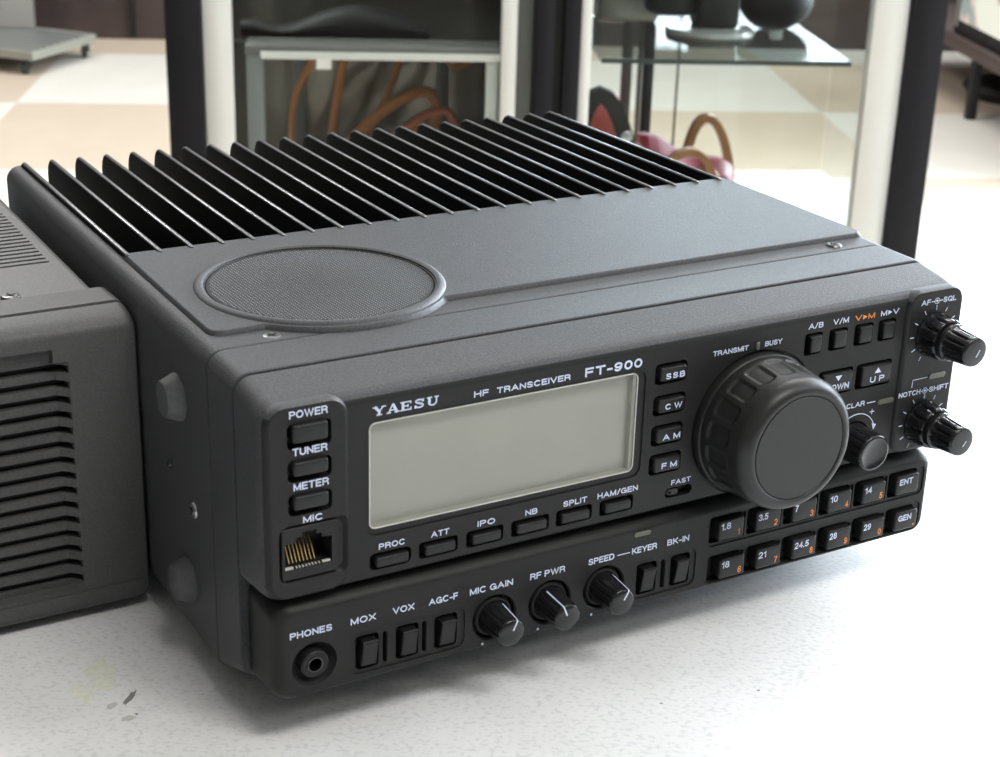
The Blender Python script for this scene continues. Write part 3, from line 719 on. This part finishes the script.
for i in range(15):
    z = 113.0 - i * 4.93
    b.box(-181, -21.6, 90, 102, z - 2.35, z)
b5 = UB(b, 'cut', 'ufront')
apply_bool(uf, [b3, b4, b5])
b = B(); b.prism([(XL + 3, 34), (XR - 3, 34), (XR - 3, 38.5), (XL + 3, 38.5)], 94.6, 96); UB(b, 'base_strip', 'ufront', uf)
b = B()
for i in range(16):
    z = 113.0 - i * 4.93 + .2
    b.prismx([(96.6, z + .1), (96.6, z + 2.6), (98.8, z + 2.6), (98.8, z + .1)], -180, -26.5 - .0 * i)
b.bm.free()
b = B(); b.box(-183, -20, 101, 103, 36, 116); UB(b, 'louvre_backing', 'black', uf)
b = B(); b.slab([(122.05, XL + 1, XR - 3.2, 31, 124.9, 3), (345, XL + 1, XR - 3.2, 31, 124.9, 3)], 5); uc = UB(b, 'case_cover', 'ucase')
b = B()
for i in range(24):
    y = 158.5 + i * 4.05
    for x1 in (-9.0, -34.0, -59.0): b.slabz([(120, x1 - 16, x1, y - .85, y + .85, .8), (130, x1 - 16, x1, y - .85, y + .85, .8)], 3)
apply_bool(uc, [UB(b, 'cut', 'ucase')])
b = B(); b.box(XL + 4, XR - 7, 125, 342, 116, 120.5); UB(b, 'vent_backing', 'black', uc)
screw(-29.2, 127.6, 125.4, 3.0, ul, 'dmetal')
for x, y in ((-25, 112), (-180, 112), (-25, 330), (-180, 330)):
    b = B(); b.lathe((x, y, 0), [(28, 7), (32, 7.5)], axis='z', n=24); UB(b, 'rubber_foot', 'black')

wn(front, lower, cover, plate, uf, uc, jack)
for o_ in radio.children:
    if o_.name == 'front_frame': wn(o_)

# ================================================================== desk (room frame from here: x right, y away, z up, millimetres)
def RM(b, name, m, parent=None, org=(0, 0, 0), **k): return b.build(name, m, parent, org, **k)
def at(o, org): o.location = [v * MM for v in org]; return o
dk = thing('desk', 'white speckled laminate desk carrying both pieces of radio equipment', 'desk', (350, 330, 0))
DO = (350, 330, 0)
b = B(); b.slabz([(706, -900, 1600, -60, 792, 3), (708, -902, 1602, -62, 794, 4), (738, -902, 1602, -62, 794, 4), (740, -900, 1600, -60, 792, 3)], 3); RM(b, 'desk_top', 'desk', dk, DO)
for x in (-850, 1550):
    for y in (-20, 740):
        b = B(); b.box(x - 25, x + 25, y - 25, y + 25, 0, 706, 3); RM(b, 'leg', 'greymetal', dk, DO)
def ray_desk(pts): return pts
# small stains lying on the laminate
def stain(name, cx, cy, rx, ry, rot, m, seed, lab):
    rnd = random.Random(seed); n = 28; b = B(); p = []
    for i in range(n):
        a = 2 * pi * i / n; k = 1 + .18 * math.sin(2 * a + seed) + .12 * math.sin(5 * a + 2 * seed) + rnd.uniform(-.05, .05)
        u, v = rx * k * math.cos(a), ry * k * math.sin(a)
        p.append((cx + u * math.cos(rot) - v * math.sin(rot), cy + u * math.sin(rot) + v * math.cos(rot)))
    b.prismz(p, DESK - .05, DESK + .03)
    o = RM(b, name, m, dk, DO); return o
for a_ in ((-69.0, 406.5, .8, 4.2, -.25, 'staind', 1), (-73.5, 402.5, 1.0, 2.2, -.7, 'staing', 2), (-68, 396, 2.0, 1.3, 0, 'staing', 6)):
    stain('scuff_mark', *a_, '')
for a_ in ((-79, 419, 4.5, 9, .1, 'stainy', 3), (-83, 409, 3.6, 5, .4, 'stainy', 4)):
    stain('yellow_stain', *a_, '')
for a_ in ((114, 405, .45, .4, 0, 'staind', 7), (84, 399, .4, .35, 0, 'staind', 8), (-66, 398, .4, .5, 0, 'staind', 9)):
    stain('dark_speck', *a_, '')

# ================================================================== setting
b = B(); b.box(-6000, 7000, -12000, 9000, -60, 0); fo = struct(RM(b, 'floor', 'floor', smooth=False))
b = B(); b.box(-6000, 7000, 5560, 5600, 0, 1100)
for x in range(-5800, 7000, 420): pass
wb = RM(b, 'wall_back', 'wood', smooth=False); struct(wb)
b = B()
for x in (-5000, -4200, -3400, -2600, -1800, -790, 200, 1000, 1800, 2600, 3400, 4200, 5000): b.box(x - 8, x + 8, 5545, 5562, 12, 1100)
struct(RM(b, 'trim_1', 'cabdeep', smooth=False))

b = B(); b.box(-6000, 7000, -12000, 9000, 2800, 2860); struct(RM(b, 'ceiling', 'ceil', smooth=False))
b = B(); b.box(-2900, -2840, -12000, 5560, 0, 2800); struct(RM(b, 'wall_left_blocker', 'leftblocker', smooth=False))  # unseen dark wall, added to cut the light on the radio's left side
b = B(); b.box(-2840, 7000, -12060, -12000, 0, 2800); struct(RM(b, 'wall_front_blocker', 'ceil', smooth=False))  # unseen, added behind the camera to lower ambient light on the radio's front

# ---- glass display cabinets
GY = 2100.0
def cabinet(x0, x1, label, dark, posts, inner):
    w = x1 - x0; o = (x0 + w / 2, GY + 240, 0)
    t = thing('display_cabinet', label, 'display cabinet', o)
    H = 1750
    for xa, xb in posts:
        b = B(); b.box(xa, xb, GY - 18, GY + 6, 60, H, 2); RM(b, 'frame_post', 'cabblack', t, o)
    ia, ib = posts[0][1], posts[1][0]
    for xa, xb in inner:
        b = B(); b.box(xa, xb, GY - 8, GY + 14, 100, H - 30, 1.5); RM(b, 'inner_post', 'white', t, o)
    for xa in ((x0 + 2, x1 - 20) if dark else ()):
        b = B(); b.box(xa, xa + 18, GY + 452, GY + 470, 60, H, 2); RM(b, 'back_post', 'cabblack' if not dark else 'greymetal', t, o)
    b = B(); b.box(x0, x1, GY - 18, GY + 470, 60, 100, 3); RM(b, 'base', 'cabblack', t, o)
    b = B(); b.box(x0, x1, GY - 18, GY + 470, H, H + 40, 3); RM(b, 'top', 'cabblack', t, o)
    for x in (x0 + 30, x1 - 30):
        for y in (GY + 20, GY + 430):
            b = B(); b.lathe((x, y, 0), [(0, 18), (50, 18), (60, 24)], axis='z', n=20); RM(b, 'foot', 'cabblack', t, o)
    b = B(); b.box(ia, ib, GY + 2, GY + 6, 100, H - 2); RM(b, 'front_pane', 'frontglass', t, o, smooth=False)
    for xa in (x0 + 8, x1 - 12):
        b = B(); b.box(xa, xa + 4, GY + 20, GY + 450, 100, H - 2); RM(b, 'side_pane', 'glass', t, o, smooth=False)
    return t, o
cabL, oL = cabinet(-257, 236, 'left display cabinet with dark back panel and white inner posts', True, ((-257, -212), (210, 235)), ((-211, -175), (168, 188)))
cabR, oR = cabinet(247, 746, 'right display cabinet with clear glass back, behind the right end of the radio', False, ((247, 269), (698, 745)), ((269.5, 284), (651, 697)))
b = B(); b.box(-246, 226, GY + 450, GY + 456, 100, 1745); RM(b, 'back_panel', 'darkback', cabL, oL, smooth=False)
b = B(); b.box(258, 736, GY + 462, GY + 466, 100, 1745); RM(b, 'back_pane', 'glass', cabR, oR, smooth=False)
b = B(); b.box(486, 489, GY + 456, GY + 461, 100, 1745); RM(b, 'pane_joint', 'tablebrown', cabR, oR, smooth=False)
# white pillar strips on the mirror-like inner sides of the left cabinet
b = B(); b.box(191, 209, GY + 8, GY + 30, 100, 1745); RM(b, 'side_strip', 'greyplate', cabL, oL, smooth=False)
b = B(); b.box(236, 246, GY - 6, GY + 470, 60, 1750); RM(b, 'gap_shade_fill', 'cabdeep', cabL, oL, smooth=False)  # black filler added for the shade in the gap between the cabinets
# right glass shelf
b = B(); b.box(300, 631, GY + 5, GY + 440, 601, 607); sh = RM(b, 'glass_shelf', 'shelfglass', cabR, oR, smooth=False)
b = B(); b.box(300, 631, GY + 3.6, GY + 4.9, 600.6, 606.6); RM(b, 'shelf_edge', 'glassedge', sh, oR, smooth=False)
b = B(); b.box(627, 644, GY + 430, GY + 446, 560, 1745, 1); RM(b, 'shelf_upright', 'white', cabR, oR)
b = B(); b.box(258, 736, GY + 22, GY + 448, 340, 346); RM(b, 'glass_shelf', 'lowglass', cabR, oR, smooth=False)
b = B(); b.box(395, 411, GY + 440, GY + 450, 346, 600, 1); b.box(421, 427, GY + 440, GY + 450, 346, 600, 1); RM(b, 'back_divider', 'tablebrown', cabR, oR)
b = B(); b.box(429, 446, GY + 440, GY + 450, 346, 600, 1); RM(b, 'back_divider', 'cabblack', cabR, oR)
# left cabinet: grey shelf with a white front edge
b = B(); b.box(-160, 168, GY + 8, GY + 70, 604, 616, 1); ls = RM(b, 'grey_shelf', 'greyplate', cabL, oL)
b = B(); b.box(-246, 200, GY + 71, GY + 444, 606, 613); RM(b, 'glossy_shelf', 'smoked', ls, oL, smooth=False)
b = B(); b.box(-140, 168, GY + 3.5, GY + 7.8, 600, 609); RM(b, 'shelf_edge', 'white', ls, oL, smooth=False)
for xa, xb, m in ((-159, -137, 'greymetal'), (150, 166, 'white')):
    b = B(); b.box(xa, xb, GY + 9, GY + 24, 340, 604, 1); RM(b, 'rack_leg', m, ls, oL)
b = B(); b.box(-118, -100, GY + 430, GY + 445, 340, 604, 1); b.box(104, 122, GY + 430, GY + 445, 340, 604, 1); RM(b, 'rack_leg', 'greymetal', ls, oL)
b = B(); b.box(-246, 226, GY + 22, GY + 448, 334, 340); RM(b, 'cabinet_shelf', 'darkback', cabL, oL, smooth=False)

# black bag lying on the grey shelf
b = B()
def bagf(a, ph): return .12 * math.sin(3 * a + 1) + .05 * math.sin(5 * a)
rings = []
for i in range(15):
    t = i / 14; x = -172 + 250 * t
    hh = 12 + 10 * max(0, 1 - abs(t - .05) / .12) + 28 * max(0, math.sin(pi * max(0, t - .25) / .75)) ** 1.2; ww = 14 + 16 * math.sin(pi * t)
    rings.append([(x, GY + 110 + ww * math.cos(2 * pi * k / 16), 613.5 + hh / 2 + hh / 2 * math.sin(2 * pi * k / 16)) for k in range(16)])
for r_ in rings:
    pass
b.loft(rings); ob = RM(b, 'black_bag', 'black', None, (-40, 2210, 613)); at(ob, (-40, 2210, 613)); tag(ob, 'low black bag lying on the grey shelf of the left cabinet', 'bag')

# tan cables under the shelf
def cable(name, pts, r, m, label, cat='cable', grp=None):
    b = B(); P_ = [Vector(p) for p in pts]; out = []
    for i in range(len(P_) - 1):
        p0 = P_[max(i - 1, 0)]; p1 = P_[i]; p2 = P_[i + 1]; p3 = P_[min(i + 2, len(P_) - 1)]
        for k in range(6):
            t = k / 6; out.append(.5 * ((2 * p1) + (p2 - p0) * t + (2 * p0 - 5 * p1 + 4 * p2 - p3) * t * t + (3 * p1 - p0 - 3 * p2 + p3) * t ** 3))
    out.append(P_[-1]); b.tube(out, r, 8)
    o = RM(b, name, m, None, tuple(P_[0])); at(o, tuple(P_[0])); tag(o, label, cat, grp); return o
cable('brown_cable', [(-100, 2330, 346), (-112, 2330, 420), (-108, 2330, 500), (-80, 2330, 560), (-70, 2330, 600)], 5, 'orangecable', 'thin brown cable rising near the left rack leg in the left cabinet')
cable('brown_cable', [(-62, 2350, 346), (-55, 2350, 450), (-44, 2350, 520), (-30, 2350, 602)], 6, 'orangecable', 'upright orange brown cable reaching the shelf in the left cabinet')
cable('brown_cable', [(-90, 2300, 346), (-50, 2300, 420), (20, 2310, 490), (80, 2320, 515), (95, 2330, 470), (60, 2330, 400), (10, 2330, 346)], 8, 'orangecable', 'thick looped orange brown cable in the middle of the left cabinet')
cable('brown_cable', [(-30, 2270, 346), (20, 2270, 420), (70, 2280, 470), (90, 2280, 460), (80, 2280, 430), (30, 2270, 380), (20, 2270, 346)], 7, 'orangecable', 'smaller looped orange brown cable in front of the thick loop')

cable('brown_cable', [(-70, 2260, 346), (-20, 2260, 400), (40, 2265, 466), (86, 2270, 496), (114, 2275, 490), (120, 2275, 430), (100, 2275, 346)], 6, 'redcable', 'reddish brown cable with a low arc at the right in the left cabinet')
cable('brown_cable', [(-40, 2400, 346), (0, 2400, 440), (36, 2400, 520), (50, 2400, 600)], 5, 'orangecable', 'slanting brown cable behind the loops in the left cabinet')
cable('brown_cable', [(120, 2380, 600), (112, 2380, 560), (124, 2380, 540), (142, 2380, 548), (144, 2380, 572), (132, 2380, 600)], 6, 'orangecable', 'short hanging brown cable loop at the upper right in the left cabinet')
b = B(); b.box(-69, -50, 2101, 2103, 588, 600.5); RM(b, 'price_tag', 'white', ls, oL, smooth=False)
# right cabinet: things on and under the glass shelf
o = (480, 2330, 607); t = thing('display_stand', 'black stand with round base on the glass shelf of the right cabinet', 'stand', o)
b = B(); b.lathe((480, 2300, 607), [(0, 62), (4, 64), (9, 60), (12, 40)], axis='z', n=40); RM(b, 'base', 'greyplate', t, o)
b = B(); b.box(455, 515, 2270, 2330, 619, 780, 6); RM(b, 'body', 'black', t, o)
b = B(); b.lathe((425, 2310, 660), [(-26, 30), (-20, 38), (0, 42), (30, 42), (60, 30)], axis='z', n=28); b.box(425, 460, 2300, 2320, 650, 680, 3); RM(b, 'side_housing', 'black', t, o)
o = (585, 2350, 607); b = B(); b.blob((585, 2350, 645), 55, 45, 38, f=lambda a, p: .05 * math.sin(4 * a)); ob = RM(b, 'black_case', 'cabblack', None, o); at(ob, o); tag(ob, 'rounded black case right of the round-based stand on the glass shelf', 'case')
o = (400, 2420, 607); b = B(); b.box(330, 420, 2380, 2450, 607, 680, 8); ob = RM(b, 'dark_box', 'darkback', None, o); at(ob, o); tag(ob, 'small dark box at the left end of the glass shelf', 'box')

def arch(cx, y, z0, w, h, n=14, lean=0, skew=0):
    return [(cx - w / 2 * math.cos(pi * i / n) + skew * math.sin(pi * i / n), y + lean * math.sin(pi * i / n), z0 + h * math.sin(pi * i / n)) for i in range(n + 1)]
o = (325, 2270, 346); t = thing('handbag', 'coral red handbag with black buckled strap at the left of the right cabinet', 'handbag', o)
b = B()
b.slabz([(346, 262, 372, 2230, 2330, 20), (400, 258, 376, 2226, 2334, 22), (470, 268, 366, 2240, 2320, 22), (520, 285, 352, 2262, 2300, 14), (526, 292, 345, 2268, 2294, 8)], 5); RM(b, 'bag_body', 'coral', t, o)
b = B(); b.slabz([(346, 266, 380, 2190, 2228, 12), (455, 266, 384, 2190, 2228, 14), (468, 275, 375, 2196, 2222, 8)], 4); RM(b, 'front_pocket', 'red', t, o)
b = B(); b.strap(arch(326, 2186, 380, 84, 162, skew=-14), 20, 22); RM(b, 'strap', 'black', t, o)
b = B(); b.lathe((350, 2177, 487), [(0, 7), (-3, 8), (-5, 5)], n=20); RM(b, 'buckle', 'metal', t, o)
o = (430, 2300, 346); t = thing('handbag', 'long crimson handbag with two tan leather handles in the right cabinet', 'handbag', o)
b = B()
rings = []
for i in range(13):
    u = i / 12; x = 387 + 141 * u; top = 462 - 48 * u + 6 * math.sin(9 * u); e = 1 if 0 < i < 12 else .6
    rings.append([(x, 2300 + yy * e, zz) for yy, zz in ((-50, 346), (-56, 380), (-40, top - 15), (-12, top), (12, top), (40, top - 15), (56, 380), (50, 346))])
b.loft(rings); RM(b, 'bag_body', 'red', t, o)
b = B(); b.strap(arch(442, 2236, 372, 92, 80, skew=10), 14, 11); RM(b, 'handle', 'brown', t, o)
b = B(); b.strap(arch(500, 2330, 372, 70, 108, skew=-8), 16, 12); RM(b, 'handle', 'brown', t, o)
b = B(); b.tube(arch(470, 2238, 372, 60, 55, skew=6), 4, 8); RM(b, 'handle', 'brown', t, o)

# ---- castor trolley, far left
o = (-1150, 5000, 0); t = thing('platform_trolley', 'grey ribbed platform trolley on castors at the top left, before the dark wall', 'trolley', o)
u = Vector((-837 + 968, 5097 - 4775, 0)).normalized(); v = Vector((-1070 + 968, 4829 - 4775, 0)).normalized(); c0 = Vector((-995, 4907, 0)); ln = 358; wd = 600
b = B(); b.obox(c0 + Vector((0, 0, 48)), u * ln, v * wd, Vector((0, 0, 24))); RM(b, 'platform', 'deck', t, o)
b = B()
for i in range(9): b.obox(c0 + u * (20 + i * 36) + v * 12 + Vector((0, 0, 72)), u * 20, v * (wd - 24), Vector((0, 0, 3)))
RM(b, 'deck_rib', 'greymetal', t, o)
for uu, vv in ((30, 50), (330, 30), (30, 560), (330, 560)):
    p = c0 + u * uu + v * vv; b = B(); b.lathe((p.x, p.y, 20), [(-9, 16), (-7, 20), (7, 20), (9, 16)], axis='x', n=20); b.tube([(p.x + 12, p.y, 20), (p.x + 12, p.y, 50)], 4); RM(b, 'castor', 'castor', t, o)
o = (-1240, 5315, 75); b = B(); b.box(-1500, -1062, 5300, 5330, 75, 900, 4); ob = RM(b, 'upright_board', 'panelgrey', None, o); at(ob, o)
tag(ob, 'grey upright board standing behind the ribbed trolley', 'board')
# ---- low table and television, far right
o = (2050, 5000, 0); t = thing('low_table', 'dark brown low table with black legs at the top right', 'table', o)
b = B(); b.box(1700, 2400, 3700, 5300, 165, 204, 4); RM(b, 'table_top', 'tablebrown', t, o)
for x in (1712, 2370):
    for y in (3760, 4496, 5240):
        b = B(); b.box(x - 14, x + 14, y - 14, y + 14, 0, 166, 2); RM(b, 'leg', 'black', t, o)
o = (1742, 4300, 205); t = thing('television', 'black framed television with a bright picture on the low brown table', 'television', o)
b = B(); b.box(1724, 1762, 3800, 4760, 205, 800, 6); RM(b, 'casing', 'black', t, o)
b = B(); b.box(1722.5, 1723.8, 3850, 4712, 246, 760); RM(b, 'screen', 'tv', t, o, smooth=False)
b = B(); b.box(1720.5, 1723.6, 4722, 4746, 225, 780, 1); RM(b, 'frame_edge', 'greymetal', t, o)
o = (1980, 4830, 0); b = B(); b.lathe((1960, 4800, 0), [(0, 140), (30, 160), (44, 150), (52, 100)], axis='z', n=40); ob = RM(b, 'round_base', 'black', None, (1960, 4800, 0)); at(ob, (1960, 4800, 0)); tag(ob, 'flat round black base on the floor under the low table', 'base')

# ================================================================== lights
def area(name, loc, target, sx_, sy_, power, col):
    l = bpy.data.lights.new(name, 'AREA'); l.shape = 'RECTANGLE'; l.size = sx_; l.size_y = sy_; l.energy = power; l.color = col
    o = bpy.data.objects.new(name, l); C.objects.link(o); o.location = loc
    o.rotation_euler = (Vector(target) - Vector(loc)).to_track_quat('-Z', 'Y').to_euler(); return o
for x, y, p in ((.9, -.6, 46), (3.2, -.6, 40), (-1.3, 3.1, 84), (.9, 1.8, 46), (3.2, 1.8, 40), (-1.3, 5.0, 26), (.9, 4.4, 34), (3.2, 4.4, 34)):
    area('ceiling_light', (x, y, 2.75), (x, y, 0), 1.2, .35, p, (1, .985, .965))
area('window_daylight', (3.4, 3.0, 1.55), (.2, .6, .8), 3.4, 1.9, 520, (.80, .90, 1))
area('window_daylight', (4.4, 8.6, 1.85), (.8, 1.0, .8), 7.6, 1.8, 1200, (.76, .87, 1))
w = bpy.data.worlds.new('room_light'); bpy.context.scene.world = w; w.use_nodes = True
w.node_tree.nodes['Background'].inputs[0].default_value = (.95, .97, 1, 1); w.node_tree.nodes['Background'].inputs[1].default_value = .10

# ================================================================== camera
cam = bpy.data.cameras.new('camera'); co = bpy.data.objects.new('camera', cam); C.objects.link(co)
cam.sensor_width = 36; cam.lens = 1628.504 / 1000 * 36; cam.clip_start = .02; cam.clip_end = 60
R3 = ((0.99686034, 0.00100452, -0.07917361), (-0.07386993, 0.3718095, -0.9253653), (0.0285079, 0.92830851, 0.37071634))
m4 = Matrix(R3).to_4x4(); m4.translation = Vector((0, 0, 1.001476)); co.matrix_world = m4
cam.dof.use_dof = True; cam.dof.focus_distance = .52; cam.dof.aperture_fstop = 34
sc = bpy.context.scene; sc.camera = co
sc.view_settings.view_transform = 'Standard'; sc.view_settings.look = 'None'; sc.view_settings.gamma = 1; sc.view_settings.use_curve_mapping = False
sc.view_settings.exposure = -0.22
sc.cycles.use_denoising = True
sc.cycles.max_bounces = 10; sc.cycles.transparent_max_bounces = 16
sc.cycles.sample_clamp_indirect = 6
